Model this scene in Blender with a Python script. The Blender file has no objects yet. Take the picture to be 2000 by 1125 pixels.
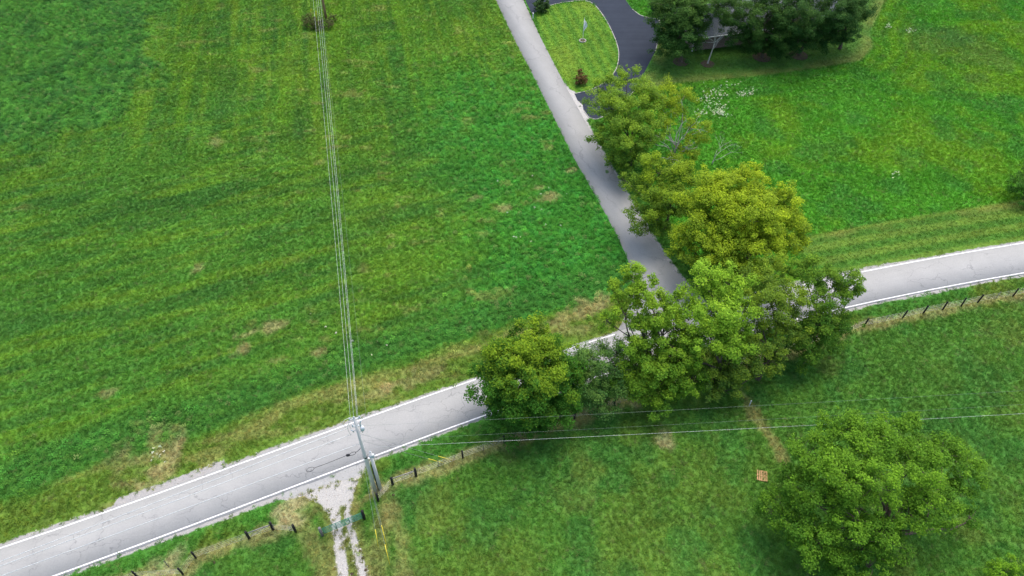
import bpy, bmesh, math, random
import numpy as np
from mathutils import Vector, Matrix

# ------------------------------------------------------------------ camera, world, sun, exposure
scene = bpy.context.scene
col = scene.collection
H, PITCH, FPX = 68.0, math.radians(48.0), 1450.0        # metres above the ground, tilt below horizontal, focal length in photo pixels
cam_d = bpy.data.cameras.new('camera'); cam = bpy.data.objects.new('camera', cam_d); col.objects.link(cam)
cam_d.sensor_width = 36.0; cam_d.lens = 36.0*FPX/2000.0
cam_d.clip_start = 0.5; cam_d.clip_end = 9000
cam.location = (0, 0, H); cam.rotation_euler = (math.pi/2-PITCH, 0, 0)
scene.camera = cam
SUN_EL, SUN_AZ = math.radians(66), math.radians(24)     # azimuth clockwise from +Y
w = bpy.data.worlds.new('World'); scene.world = w; w.use_nodes = True
nt = w.node_tree; bg = nt.nodes['Background']; sky = nt.nodes.new('ShaderNodeTexSky')
sky.sky_type = 'NISHITA'; sky.sun_disc = False; sky.sun_elevation = SUN_EL; sky.sun_rotation = SUN_AZ
sky.air_density = 1.0; sky.dust_density = 4.0; sky.ozone_density = 1.0
nt.links.new(sky.outputs[0], bg.inputs[0]); bg.inputs[1].default_value = 0.15
sl = bpy.data.lights.new('sun', 'SUN'); sl.energy = .85; sl.angle = math.radians(45); sl.color = (1, .955, .88)
so = bpy.data.objects.new('sun', sl); col.objects.link(so)
sdir = Vector((math.sin(SUN_AZ)*math.cos(SUN_EL), math.cos(SUN_AZ)*math.cos(SUN_EL), math.sin(SUN_EL)))
so.rotation_euler = sdir.to_track_quat('Z', 'Y').to_euler(); so.location = sdir*150
vs = scene.view_settings; vs.view_transform = 'Standard'; vs.look = 'None'; vs.gamma = 1; vs.use_curve_mapping = False
vs.exposure = 1.16

# ------------------------------------------------------------------ helpers
rng = np.random.default_rng(7); random.seed(7)
cp, sp = math.cos(PITCH), math.sin(PITCH)
def G(px, py, z=0.0):
    """point of the horizontal plane at height z seen at photo pixel (px, py)"""
    x = px-1000; y = 562.5-py
    t = (H-z)/(FPX*sp-y*cp)
    return Vector((x*t, (FPX*cp+y*sp)*t, z))
def GA(pts, z=0.0): return np.array([G(a, b, z)[:2] for a, b in pts])
def depth(p): return p[1]*cp+(H-p[2])*sp
def pole_z(base, py):
    """height at which the vertical line over base shows at photo row py"""
    y = 562.5-py; k = (FPX*cp+y*sp)/(FPX*sp-y*cp)
    return H-base[1]/k

_tab = np.random.default_rng(3).random((257, 257))
def vn(x, y, s=1.0, seed=0):
    x = np.asarray(x)/s+seed*17.31; y = np.asarray(y)/s+seed*9.17
    xi = np.floor(x).astype(int); yi = np.floor(y).astype(int); fx = x-xi; fy = y-yi
    fx = fx*fx*(3-2*fx); fy = fy*fy*(3-2*fy); xi %= 256; yi %= 256
    a = _tab[xi, yi]; b = _tab[xi+1, yi]; c = _tab[xi, yi+1]; d = _tab[xi+1, yi+1]
    return (a*(1-fx)+b*fx)*(1-fy)+(c*(1-fx)+d*fx)*fy
def fbm(x, y, s, seed=0, o=4):
    r = 0; a = .5; t = 0
    for i in range(o): r = r+a*vn(x, y, s, seed+i); t += a; a *= .5; s *= .5
    return r/t
def sstep(a, b, x): t = np.clip((x-a)/(b-a), 0, 1); return t*t*(3-2*t)
def dline(P, L):
    d = np.full(len(P), 1e9)
    for i in range(len(L)-1):
        u = L[i]; e = L[i+1]-u; q = P-u
        t = np.clip(q@e/(e@e), 0, 1)
        d = np.minimum(d, np.hypot(q[:, 0]-t*e[0], q[:, 1]-t*e[1]))
    return d
def sdpoly(P, L):
    """signed distance, positive inside"""
    L = np.asarray(L); C = np.vstack([L, L[:1]]); d = dline(P, C); ins = np.zeros(len(P), bool)
    for i in range(len(L)):
        a, b = C[i], C[i+1]
        if a[1] == b[1]: continue
        c = ((a[1] > P[:, 1]) != (b[1] > P[:, 1])) & (P[:, 0] < (b[0]-a[0])*(P[:, 1]-a[1])/(b[1]-a[1])+a[0])
        ins ^= c
    return np.where(ins, d, -d)

def tag(o, label=None, cat=None, group=None, kind=None):
    if label: o['label'] = label
    if cat: o['category'] = cat
    if group: o['group'] = group
    if kind: o['kind'] = kind
    return o
def empty(name, loc):
    o = bpy.data.objects.new(name, None); o.location = loc; o.empty_display_size = .3; col.objects.link(o); return o
class MB:
    def __init__(s): s.v = []; s.f = []
    def tube(s, pts, rad, n=8, cap=True):
        pts = [Vector(p) for p in pts]; m = len(pts)
        if not hasattr(rad, '__len__'): rad = [rad]*m
        ref = None; b0 = len(s.v)
        for i, p in enumerate(pts):
            t = (pts[min(i+1, m-1)]-pts[max(i-1, 0)])
            t = t.normalized() if t.length > 1e-9 else Vector((0, 0, 1))
            if ref is None: ref = t.orthogonal().normalized()
            a = (ref-t*ref.dot(t)); a = a.normalized() if a.length > 1e-6 else t.orthogonal().normalized(); ref = a; b = t.cross(a)
            for k in range(n):
                an = 2*math.pi*k/n; s.v.append(p+(a*math.cos(an)+b*math.sin(an))*rad[i])
        for i in range(m-1):
            for k in range(n):
                k2 = (k+1) % n; s.f.append((b0+i*n+k, b0+i*n+k2, b0+(i+1)*n+k2, b0+(i+1)*n+k))
        if cap:
            s.f.append(tuple(b0+k for k in range(n))[::-1]); s.f.append(tuple(b0+(m-1)*n+k for k in range(n)))
        return s
    def box(s, c, d, rz=0.0, ax=None):
        c = Vector(c); M = Matrix.Rotation(rz, 3, 'Z') if ax is None else ax
        b0 = len(s.v)
        for x in (-.5, .5):
            for y in (-.5, .5):
                for z in (-.5, .5): s.v.append(c+M@Vector((x*d[0], y*d[1], z*d[2])))
        for q in ((0, 1, 3, 2), (4, 6, 7, 5), (0, 4, 5, 1), (2, 3, 7, 6), (0, 2, 6, 4), (1, 5, 7, 3)): s.f.append(tuple(b0+i for i in q))
        return s
    def lathe(s, c, prof, n=12):
        c = Vector(c); b0 = len(s.v)
        for r, z in prof:
            for k in range(n):
                a = 2*math.pi*k/n; s.v.append(c+Vector((r*math.cos(a), r*math.sin(a), z)))
        for i in range(len(prof)-1):
            for k in range(n):
                k2 = (k+1) % n; s.f.append((b0+i*n+k, b0+i*n+k2, b0+(i+1)*n+k2, b0+(i+1)*n+k))
        s.f.append(tuple(b0+k for k in range(n))[::-1]); s.f.append(tuple(b0+(len(prof)-1)*n+k for k in range(n)))
        return s
    def poly(s, pts): b0 = len(s.v); s.v += [Vector(p) for p in pts]; s.f.append(tuple(range(b0, b0+len(pts)))); return s
    def build(s, name, mat, parent=None, smooth=False):
        org = parent.matrix_basis.translation if parent is not None else Vector((0, 0, 0))
        if parent is not None and parent.parent is not None: org = org+parent.parent.matrix_basis.translation
        me = bpy.data.meshes.new(name); me.from_pydata([tuple(v-org) for v in s.v], [], s.f); me.update()
        me.materials.append(mat)
        if smooth: me.polygons.foreach_set('use_smooth', [True]*len(me.polygons))
        o = bpy.data.objects.new(name, me); col.objects.link(o)
        if parent is not None: o.parent = parent
        return o
def np_mesh(name, V, F, mat, parent=None, cols=None, smooth=False):
    """quads or triangles from numpy arrays"""
    me = bpy.data.meshes.new(name); k = F.shape[1]
    me.vertices.add(len(V)); me.vertices.foreach_set('co', V.astype(np.float32).ravel())
    me.loops.add(F.size); me.loops.foreach_set('vertex_index', F.astype(np.int32).ravel())
    me.polygons.add(len(F)); me.polygons.foreach_set('loop_start', np.arange(0, F.size, k, dtype=np.int32))
    me.polygons.foreach_set('loop_total', np.full(len(F), k, dtype=np.int32))
    me.update(calc_edges=True)
    if cols is not None:
        a = me.attributes.new('col', 'FLOAT_COLOR', 'POINT'); a.data.foreach_set('color', np.c_[cols, np.ones(len(cols))].astype(np.float32).ravel())
    me.materials.append(mat)
    if smooth: me.polygons.foreach_set('use_smooth', np.ones(len(F), bool))
    o = bpy.data.objects.new(name, me); col.objects.link(o)
    if parent is not None: o.parent = parent
    return o

# ------------------------------------------------------------------ materials
class NT:
    def __init__(s, name):
        s.m = bpy.data.materials.new(name); s.m.use_nodes = True; s.t = s.m.node_tree; s.b = s.t.nodes['Principled BSDF']; s.out = s.t.nodes['Material Output']
        s.b.inputs['Specular IOR Level'].default_value = .25
    def n(s, ty, **kw):
        o = s.t.nodes.new('ShaderNode'+ty)
        for k, v in kw.items(): setattr(o, k, v)
        return o
    def l(s, a, b): s.t.links.new(a, b)
    def pos(s, sc=(1, 1, 1), rz=0):
        g = s.n('NewGeometry'); m = s.n('Mapping', vector_type='TEXTURE'); m.inputs['Scale'].default_value = tuple(1/k for k in sc); m.inputs['Rotation'].default_value = (0, 0, rz)
        s.l(g.outputs['Position'], m.inputs['Vector']); return m.outputs[0]
    def noise(s, scale, detail=3, vec=None, rough=.55):
        o = s.n('TexNoise'); o.inputs['Scale'].default_value = scale; o.inputs['Detail'].default_value = detail; o.inputs['Roughness'].default_value = rough
        s.l(vec if vec is not None else s.pos(), o.inputs['Vector']); return o.outputs['Fac']
    def ramp(s, fac, stops):
        r = s.n('ValToRGB'); e = r.color_ramp.elements
        while len(e) < len(stops): e.new(.5)
        for q, (p, c) in zip(e, stops): q.position = p; q.color = (*c, 1) if len(c) == 3 else c
        s.l(fac, r.inputs[0]); return r.outputs[0]
    def mix(s, fac, a, b, mode='MIX'):
        m = s.n('Mix', data_type='RGBA', blend_type=mode)
        for sock, v in ((m.inputs['Factor'], fac), (m.inputs['A'], a), (m.inputs['B'], b)):
            if isinstance(v, (int, float)): sock.default_value = v
            elif isinstance(v, tuple): sock.default_value = (*v, 1)
            else: s.l(v, sock)
        return m.outputs['Result']
    def math(s, op, a, b=0.0, c=None):
        m = s.n('Math', operation=op)
        for i, v in enumerate((a, b) if c is None else (a, b, c)):
            if isinstance(v, (int, float)): m.inputs[i].default_value = v
            else: s.l(v, m.inputs[i])
        return m.outputs[0]
    def color(s, c):
        if isinstance(c, tuple): s.b.inputs['Base Color'].default_value = (*c, 1)
        else: s.l(c, s.b.inputs['Base Color'])
    def rough(s, r): s.b.inputs['Roughness'].default_value = r
    def bump(s, fac, dist=.05, strength=.6):
        b = s.n('Bump'); b.inputs['Distance'].default_value = dist; b.inputs['Strength'].default_value = strength
        s.l(fac, b.inputs['Height']); s.l(b.outputs[0], s.b.inputs['Normal'])
def simple(name, c1, c2, scale=4.0, rough=.7, metal=0.0, sc=(1, 1, 1), bump=0.0):
    t = NT(name); f = t.noise(scale, 4, t.pos(sc)); t.color(t.ramp(f, [(.3, c1), (.7, c2)])); t.rough(rough); t.b.inputs['Metallic'].default_value = metal
    if bump: t.bump(f, bump)
    return t.m

def mat_ground():
    t = NT('field_soil_and_turf'); a = t.n('Attribute', attribute_name='col'); g = t.n('Attribute', attribute_name='gravel')
    f = t.noise(2.3, 6, rough=.7); f2 = t.noise(9, 4, rough=.7)
    c = t.mix(1.0, a.outputs['Color'], t.ramp(f, [(.25, (.62, .62, .62)), (.5, (1, 1, 1)), (.8, (1.3, 1.25, 1.1))]), 'MULTIPLY')
    c = t.mix(1.0, c, t.ramp(f2, [(.3, (.7, .72, .7)), (.7, (1.2, 1.2, 1.15))]), 'MULTIPLY')
    gn = t.noise(1.1, 6, rough=.7)
    gs = t.math('ADD', g.outputs['Fac'], t.math('MULTIPLY', t.math('SUBTRACT', gn, .5), 1.0))
    gm = t.n('MapRange', interpolation_type='SMOOTHSTEP'); t.l(gs, gm.inputs[0]); gm.inputs[1].default_value = -.06; gm.inputs[2].default_value = .16
    stone = t.ramp(t.noise(16, 5, rough=.8), [(.25, (.15, .14, .12)), (.5, (.32, .31, .295)), (.75, (.44, .43, .41))])
    li = t.n('Attribute', attribute_name='lime'); stone = t.mix(li.outputs['Fac'], stone, t.ramp(t.noise(9, 5, rough=.8), [(.25, (.2, .185, .155)), (.5, (.38, .37, .345)), (.75, (.5, .49, .465))]))
    t.color(t.mix(gm.outputs[0], c, stone)); t.rough(.95); t.bump(f2, .08, .8)
    return t.m
def mat_asphalt(name, c0, c1, crack=.5, scale=.28, crackcol=(.10, .10, .105), along=0.0):
    t = NT(name); f = t.noise(.35, 5, rough=.6); f2 = t.noise(7, 8, rough=.85)
    st = t.noise(.9, 3, t.pos((.05, 1.0, 1), along))
    c = t.mix(.4, t.ramp(f, [(.3, c0), (.7, c1)]), t.ramp(st, [(.35, c0), (.65, c1)]))
    c = t.mix(1.0, c, t.ramp(f2, [(.3, (.84, .84, .84)), (.7, (1.12, 1.12, 1.12))]), 'MULTIPLY')
    if crack:
        wv = t.n('TexNoise'); wv.inputs['Scale'].default_value = .8; wv.inputs['Detail'].default_value = 5; t.l(t.pos(), wv.inputs['Vector'])
        ad = t.n('VectorMath', operation='MULTIPLY_ADD'); t.l(wv.outputs['Color'], ad.inputs[0]); ad.inputs[1].default_value = (2.2, 2.2, 0); t.l(t.pos((.55, 1, 1), along), ad.inputs[2])
        v = t.n('TexVoronoi', feature='DISTANCE_TO_EDGE', voronoi_dimensions='2D'); v.inputs['Scale'].default_value = scale; t.l(ad.outputs[0], v.inputs['Vector'])
        k = t.ramp(v.outputs['Distance'], [(0, (1, 1, 1)), (.009, (1, 1, 1)), (.022, (0, 0, 0))])
        br = t.ramp(t.noise(.22, 3), [(.36, (0, 0, 0)), (.58, (1, 1, 1))])
        c = t.mix(t.math('MULTIPLY', t.math('MULTIPLY', k, br), crack), c, crackcol)
    t.color(c); t.rough(.9); t.bump(f2, .01, .4); return t.m
def mat_paint():
    t = NT('worn_white_line_paint'); f = t.noise(3.5, 6, rough=.75)
    t.color(t.ramp(f, [(.36, (.36, .36, .35)), (.47, (.66, .66, .65)), (.8, (.78, .78, .77))])); t.rough(.7); return t.m
def mat_attr(name, inst, trans=.25, rough=.75, spec=.06):
    t = NT(name); a = t.n('Attribute', attribute_name='col', attribute_type='INSTANCER' if inst else 'GEOMETRY')
    c = a.outputs['Color']
    if inst:
        f = t.noise(14, 2); c = t.mix(1.0, c, t.ramp(f, [(.3, (.7, .72, .7)), (.7, (1.3, 1.25, 1.2))]), 'MULTIPLY')
    t.color(c); t.rough(rough); t.b.inputs['Specular IOR Level'].default_value = spec
    if trans:
        tr = t.n('BsdfTranslucent'); t.l(c, tr.inputs['Color']); mx = t.n('MixShader'); mx.inputs[0].default_value = trans
        t.l(t.b.outputs[0], mx.inputs[1]); t.l(tr.outputs[0], mx.inputs[2]); t.l(mx.outputs[0], t.out.inputs['Surface'])
    return t.m
M = dict(
    ground=mat_ground(),
    road=mat_asphalt('worn_grey_asphalt', (.282, .284, .272), (.322, .323, .31), .42, .5, along=math.radians(17)),
    side=mat_asphalt('pale_grey_asphalt', (.25, .251, .24), (.295, .296, .283), .3, .2, along=math.radians(113)),
    drive=mat_asphalt('sealed_dark_asphalt', (.015, .021, .034), (.025, .034, .05), 0),
    tar=simple('black_tar', (.02, .02, .022), (.05, .05, .055)),
    paint=mat_paint(),
    grass=mat_attr('grass_blades', True, .25), leaf=mat_attr('tree_leaves', False, .4, .6, .08), flower=mat_attr('flower_heads', True, .2),
    bark=simple('grey_brown_bark', (.05, .038, .026), (.13, .105, .078), 3, .9, sc=(3, 3, .5), bump=.03),
    deadwood=simple('bleached_dead_wood', (.24, .23, .2), (.46, .45, .41), 3, .9, sc=(3, 3, .5)),
    birch=simple('pale_bark', (.2, .18, .15), (.48, .45, .4), 3, .9, sc=(2, 2, 1)),
    pole=simple('weathered_grey_pole_wood', (.44, .43, .405), (.68, .665, .635), 3, .85, sc=(6, 6, .3), bump=.01),
    pole_brown=simple('brown_pole_wood', (.26, .15, .09), (.42, .28, .19), 3, .85, sc=(6, 6, .3), bump=.01),
    post=simple('black_painted_post', (.008, .008, .009), (.028, .027, .026), 6, .7, sc=(4, 4, 1)),
    post_grey=simple('grey_post_wood', (.09, .085, .08), (.25, .24, .22), 5, .9, sc=(4, 4, 1)),
    galv=simple('galvanised_steel', (.36, .37, .38), (.55, .56, .57), 6, .45, .6),
    alu=simple('aluminium_conductor', (.5, .52, .52), (.68, .7, .7), 2, .45, .35),
    dull=simple('dull_wire', (.16, .2, .16), (.26, .3, .26), 2, .7),
    cable=simple('black_cable', (.012, .012, .014), (.03, .03, .034), 5, .5),
    guard=simple('yellow_plastic_guard', (.62, .5, .03), (.75, .64, .08), 4, .5),
    green_tube=simple('green_painted_tube', (.02, .16, .12), (.05, .25, .19), 6, .45),
    porcelain=simple('grey_porcelain', (.45, .5, .54), (.66, .7, .74), 6, .25),
    steel_grey=simple('light_grey_enamel', (.45, .5, .53), (.6, .64, .66), 3, .4),
    white=simple('white_paint', (.72, .72, .72), (.82, .82, .81), 4, .5),
    concrete=simple('pale_concrete', (.25, .24, .215), (.38, .365, .33), 3, .9),
    mulch=simple('brown_mulch', (.045, .032, .02), (.12, .088, .06), 9, .95, bump=.05),
    pallet=simple('orange_brown_pallet_wood', (.34, .19, .08), (.52, .33, .17), 8, .85, sc=(1, 1, 1)),
    brick=simple('brown_brick', (.15, .11, .09), (.26, .2, .17), 5, .9),
    roofing=simple('blue_grey_roof_shingle', (.11, .13, .15), (.17, .195, .215), 2.5, .85, sc=(1, 3, 3)),
    glass=simple('dark_window_glass', (.02, .025, .03), (.04, .05, .06), 2, .1),
    stone=mat_attr('loose_stone', True, 0, .9),
    flag=simple('faded_flag_cloth', (.78, .78, .79), (.86, .85, .85), 3, .8),
)

# ------------------------------------------------------------------ roads: alignments from the photograph
UP = GA([(0,1074),(220.7,996),(423,918),(600,860),(695,827.5),(831.5,780),(919,748),(1116,677.6),(1206,650.6),(1437.6,583),(1569,554.4),(1658.5,537),(1800,508),(1839,500),(1960,480),(2000,472)])
LO = GA([(107,1125),(267,1062),(398.5,1014.5),(560,953),(600,939.4),(713.4,895),(814.6,860),(949.5,811),(1226,715),(1540,628),(1612,611),(1800,573.6),(1824,565.8),(2000,534)])
pu = np.polyfit(UP[:, 0], UP[:, 1], 4); pl = np.polyfit(LO[:, 0], LO[:, 1], 4)
xl, xr = UP[0, 0]-2, UP[-1, 0]+2
def road_y(p, x):
    x = np.asarray(x, float); y = np.polyval(p, np.clip(x, xl, xr)); d = np.polyder(p)
    return y+np.where(x < xl, (x-xl)*np.polyval(d, xl), 0)+np.where(x > xr, (x-xr)*np.polyval(d, xr), 0)
def mid_y(x): return .5*(road_y(pu, x)+road_y(pl, x))
xs = np.concatenate([np.arange(-420, -90, 10), np.arange(-90, 130, .4), np.arange(130, 520, 10)])
MID = np.c_[xs, mid_y(xs)]
tan_ = np.gradient(MID, axis=0); tan_ /= np.linalg.norm(tan_, axis=1)[:, None]; NOR = np.c_[-tan_[:, 1], tan_[:, 0]]
HW = float(np.median(np.abs((road_y(pu, xs)-road_y(pl, xs))*.5*NOR[:, 1])[100:500]))
SL = GA([(945,-46),(968,0),(1010,88),(1033,131),(1072,210),(1120,308),(1168,391),(1205,460),(1216,484),(1233,516),(1240,560),(1228,610),(1205,648)])
SR = GA([(1000,-46),(1022,0),(1056,74),(1110,178),(1145,240),(1171,289),(1197,330),(1229,388),(1262,440),(1285,480),(1312,520),(1342,556),(1368,590),(1392,604)])
def resample(L, n):
    s = np.r_[0, np.cumsum(np.linalg.norm(np.diff(L, axis=0), axis=1))]; t = np.linspace(0, s[-1], n)
    return np.c_[np.interp(t, s, L[:, 0]), np.interp(t, s, L[:, 1])]
def smooth(L, n, it=12):
    L = resample(L, n)
    for _ in range(it): L[1:-1] = .25*L[:-2]+.5*L[1:-1]+.25*L[2:]
    return L
def extend(L, m): d = L[0]-L[2]; d = d/np.linalg.norm(d); return np.vstack([L[0]+d*m, L])
SLs = extend(smooth(SL, 220, 60), 260); SRs = extend(smooth(SR, 220, 60), 260)
MIDd = np.vstack([MID[::10], MID[-1:]]); SLd = np.vstack([SLs[::6], SLs[-1:]]); SRd = np.vstack([SRs[::6], SRs[-1:]])      # coarser copies for distance tests
SIDE_POLY = np.vstack([SLd, SRd[::-1]])
MAIN_POLY = np.vstack([MID+NOR*(HW+.25), (MID-NOR*(HW+.25))[::-1]])
xside_o = np.argsort(.5*(SLs+SRs)[:, 1]); _sc = (.5*(SLs+SRs))[xside_o]
def side_x(y): return np.interp(y, _sc[:, 1], _sc[:, 0])
DRIVE_PX = [(1040,30),(1046,23),(1074,10),(1100,5),(1120,2),(1138,0),(1152,2),(1165,12),(1182,36),(1195,60),(1204,82),(1209,100),(1208,120),(1203,138),(1185,160),(1152,177),(1122,183),(1128,196),(1138,205),(1140,216),(1150,230),(1165,234),(1205,214),(1240,176),(1262,135),(1280,100),(1291,60),(1289,38),(1268,35),(1250,30),(1235,18),(1222,0),(1212,-26),(1195,-48),(1090,-44),(1012,-30)]
DRIVE = GA(DRIVE_PX)
LAWN = GA([(1046,26),(1074,12),(1120,4),(1140,2),(1152,4),(1165,14),(1195,62),(1208,100),(1202,138),(1184,160),(1152,176),(1118,181),(1110,176),(1056,74)])
LIP = GA([(545,958),(600,940),(650,920),(700,900),(720,893),(714,910),(700,930),(680,936),(655,941),(630,949),(615,957),(596,964),(575,970),(552,974)])
TRACKS = [GA([(588,966),(618,955),(655,944),(692,928),(701,928),(692,965),(684,985),(664,985),(662,1000),(668,1040),(682,1125),(688,1160),(664,1160),(659,1125),(652,1060),(645,1010),(628,985)]),
          GA([(672,975),(686,980),(684,1000),(692,1030),(703,1070),(720,1125),(726,1160),(706,1160),(701,1125),(687,1070),(678,1030),(672,1000)])]
FENCE_W = [(170,1165),(270,1128),(358,1122),(383,1090),(487,1052),(534,1035)]
FENCE_E = [(767,946),(813,930),(904,895),(985,866),(1069,836),(1122,818),(1200,792),(1300,757),(1420,720),(1530,690),(1610,662),(1652,650),(1687,638),(1762,622),(1803,612),(1841,605),(1877,598),(1909,591),(1978,579),(2040,563)]
fW, fE = GA(FENCE_W), GA(FENCE_E)
HOUSE_LAWN = GA([(1262,137),(1282,100),(1292,50),(1300,-60),(1760,-60),(1700,60),(1705,92),(1682,118),(1600,133),(1500,146),(1400,156),(1310,164),(1268,172),(1245,178)])
WEED = GA([(-500,-120),(335,-120),(318,20),(300,90),(285,170),(205,235),(110,262),(0,285),(-500,380)])

def gravel_sd(P):
    """metres inside gravel (shoulders, farm track, apron)"""
    d = dline(P, MIDd)-HW; north = P[:, 1] > mid_y(P[:, 0])
    x = P[:, 0]; wn = .25+1.0*vn(x, P[:, 1]*0, 9, 3)**2
    wn = wn+np.where((x > G(215,1000)[0]) & (x < G(430,930)[0]), .75, 0)
    ws = .35+.5*vn(x, P[:, 1]*0, 7, 5)
    g = np.where(north, wn, ws)-d
    for T in TRACKS: g = np.maximum(g, sdpoly(P, T)+.06)
    g = np.maximum(g, sdpoly(P, LIP)+.25)
    g = np.maximum(g, sdpoly(P, GA([(1106,172),(1122,180),(1136,200),(1152,228),(1140,240),(1120,205)]))+.2)
    g = np.maximum(g, .35-dline(P, SRd[16:]))
    g = np.maximum(g, .35-np.hypot(*(P-np.array(G(318,905)[:2])).T)/2.2-.6*vn(P[:, 0], P[:, 1], .7, 8))
    return np.clip(g, -2, 2)
RDIR = math.atan2(*(np.array([mid_y(20)-mid_y(-20), 40.])))
def zones(P):
    """natural ground and grass colour (linear), plant height, broad-leaf share, for ground points P"""
    x, y = P[:, 0], P[:, 1]; n = len(P)
    dm = dline(P, MIDd)-HW-.25; north = y > mid_y(x); xs_ = side_x(y); west = x < xs_
    ds = np.minimum(dline(P, SLd), dline(P, SRd))
    ca, sa = math.cos(RDIR), math.sin(RDIR); u = x*ca+y*sa; v = -x*sa+y*ca           # along and across the main road
    C = np.empty((n, 3)); C[:] = (.040, .118, .018); hgt = np.full(n, .20); broad = np.zeros(n)
    def blend(c, m):
        nonlocal C
        C = C+(np.array(c)-C)*np.clip(m, 0, 1)[:, None]
    big = fbm(x, y, 22, 11); med = fbm(x, y, 5, 21); fine = fbm(x, y, 1.3, 31)
    band = fbm(u/5.0, v, 2.2, 41); clump = vn(x, y, .8, 51)
    tanc, yel, lush, dark, ygr = (.165, .165, .07), (.068, .15, .014), (.026, .125, .018), (.022, .075, .018), (.066, .14, .014)
    NW = north & west; NE = north & ~west; S = ~north
    # --- north-west hay field
    m = NW*1.0
    blend(ygr, m*.75*sstep(.45, .75, big)); blend(dark, m*.55*sstep(.52, .72, band)); blend(ygr, m*.7*sstep(.5, .75, fbm(u/6, v, 1.6, 47)))
    wd = np.array(G(640,40)[:2])-np.array(G(690,800)[:2]); wa = math.atan2(wd[0], wd[1]); sx = x*math.cos(wa)-y*math.sin(wa); sy = x*math.sin(wa)+y*math.cos(wa)
    far = sstep(80, 98, y)
    streak = fbm(sx, sy/14, 2.3, 61, 3)
    blend(yel, m*far*.7*sstep(.5, .75, streak)); blend(dark, m*far*.4*sstep(.55, .78, fbm(sx, sy/12, 2.0, 67, 3)))
    blend((.095, .16, .016), m*far*.5*sstep(.62, .8, fbm(sx, sy/4, 3.5, 71, 3)))
    fl_ = fbm(u/12, v, .95, 49, 2); blend(dark, m*(1-.6*far)*.4*sstep(.55, .8, fl_)); blend((.085, .155, .02), m*(1-.6*far)*.35*sstep(.45, .2, fl_))
    fs_ = fbm(sx, sy/20, .9, 63, 2); blend(dark, m*far*.4*sstep(.55, .8, fs_)); blend((.09, .16, .018), m*far*.4*sstep(.45, .2, fs_))
    lm = m*sstep(30, 8, ds)*sstep(125, 95, y)*sstep(.25, .55, med+.25*fine); blend(lush, lm*.9)
    blend((.03, .15, .03), lm*.6*sstep(.5, .8, clump))
    wz = sdpoly(P, WEED)+9*(med-.5)+4*(fine-.5); wm = sstep(-2.5, 2.5, wz)
    blend((.029, .110, .020), wm*.85); blend((.017, .066, .02), wm*.65*sstep(.48, .66, fbm(x, y, 2.6, 75))); blend((.05, .15, .03), wm*.55*sstep(.5, .75, clump)); blend((.015, .06, .013), wm*.45*sstep(.42, .2, clump))
    broad = np.maximum(broad, wm); broad = np.maximum(broad, .5*lm)
    # weedy strip and dry verge beside the main road
    strip = m*sstep(5.0, 6.5, dm+2*(med-.5))*sstep(12, 8.5, dm); blend((.028, .10, .02), strip*.75); broad = np.maximum(broad, strip*.6)
    ver = m*sstep(5.6, 4.2, dm+2.5*(med-.5)); blend((.062, .115, .018), ver); blend(tanc, ver*.55*sstep(.5, .7, fbm(u/3, v, 1.5, 81)+.12*np.exp(-((dm-3.6)/1.1)**2)))
    # dry spots in the hay field
    sp_ = sstep(.67, .78, fbm(x/2.4, y, 1.25, 91, 3)); blend(tanc, m*.38*sp_*sstep(.35, .6, big)*(1-wm))
    for px, py, rx, ry, k in ((530,640,1.3,.6,1),(490,650,1.2,.4,1),(470,683,.9,.7,1),(622,690,.7,.5,.8),(1075,388,1.3,.8,1),(980,408,1.1,.5,1),(930,388,1.4,.4,.7),(1115,335,.6,.5,.8),(1050,368,.6,.4,.8),(300,890,2.4,1.8,.8),(320,915,1.6,1.8,1),(210,770,.9,.4,.7),(385,525,.6,.5,.7),(545,705,.9,.4,.6),(425,278,1.0,1.0,.6),(1165,590,2.2,1.0,.85),(1120,615,2.4,.9,.8),(1140,640,2.0,.6,.6),(1260,480,.3,.3,.3),(800,745,2.8,.7,.7),(720,770,2.2,.6,.7)):
        c = G(px, py); uu = (x-c.x)*ca+(y-c.y)*sa; vv = -(x-c.x)*sa+(y-c.y)*ca
        blend((.2, .18, .105), .7*k*sstep(1.7, .4, np.hypot(uu/rx, vv/ry)+1.6*(fine-.5)*2))
    # --- north-east meadow
    m = NE*1.0
    blend((.038, .145, .012), m*.95); blend((.072, .155, .010), m*.75*sstep(.46, .7, fbm(x, y, 9, 101))); blend((.028, .115, .02), m*.65*sstep(.5, .7, fbm(x, y, 4, 105)))
    blend((.085, .165, .012), m*.45*sstep(.62, .8, fbm(x, y, 3, 108)))
    c = G(1880, 85); q = np.hypot((x-c.x)/9, (y-c.y)/7); blend((.045, .08, .03), m*.45*sstep(1.3, .4, q+1.6*(med-.5)*2))
    hl = sdpoly(P, HOUSE_LAWN); blend((.026, .105, .014), m*.5*sstep(.3, .8, .5+.5*np.sin(hl*2*math.pi/2.6+2*med))*sstep(-16, -3, hl)); hm = sstep(-.4, .4, hl)*m; blend((.034, .088, .016), hm*.85); blend((.10, .12, .035), hm*.6*sstep(3.0, .6, hl)*sstep(.35, .6, med+.1)); hgt = np.where(hm > .5, .07, hgt)
    ml = m*sstep(7.6, 7.0, dm)*sstep(14, 18, ds); st = sstep(.25, .75, .5+.5*np.sin(dm*2*math.pi/2.3+.6))
    blend((.034, .092, .012), ml*.95); blend((.072, .125, .02), ml*.8*st); blend((.13, .135, .04), ml*.55*np.exp(-((dm-6.6)/.8)**2)*sstep(.35, .6, med)); hgt = np.where(ml > .5, .08, hgt)
    edge = m*sstep(4.0, 1.0, ds); blend((.03, .08, .016), edge*.6)
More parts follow.
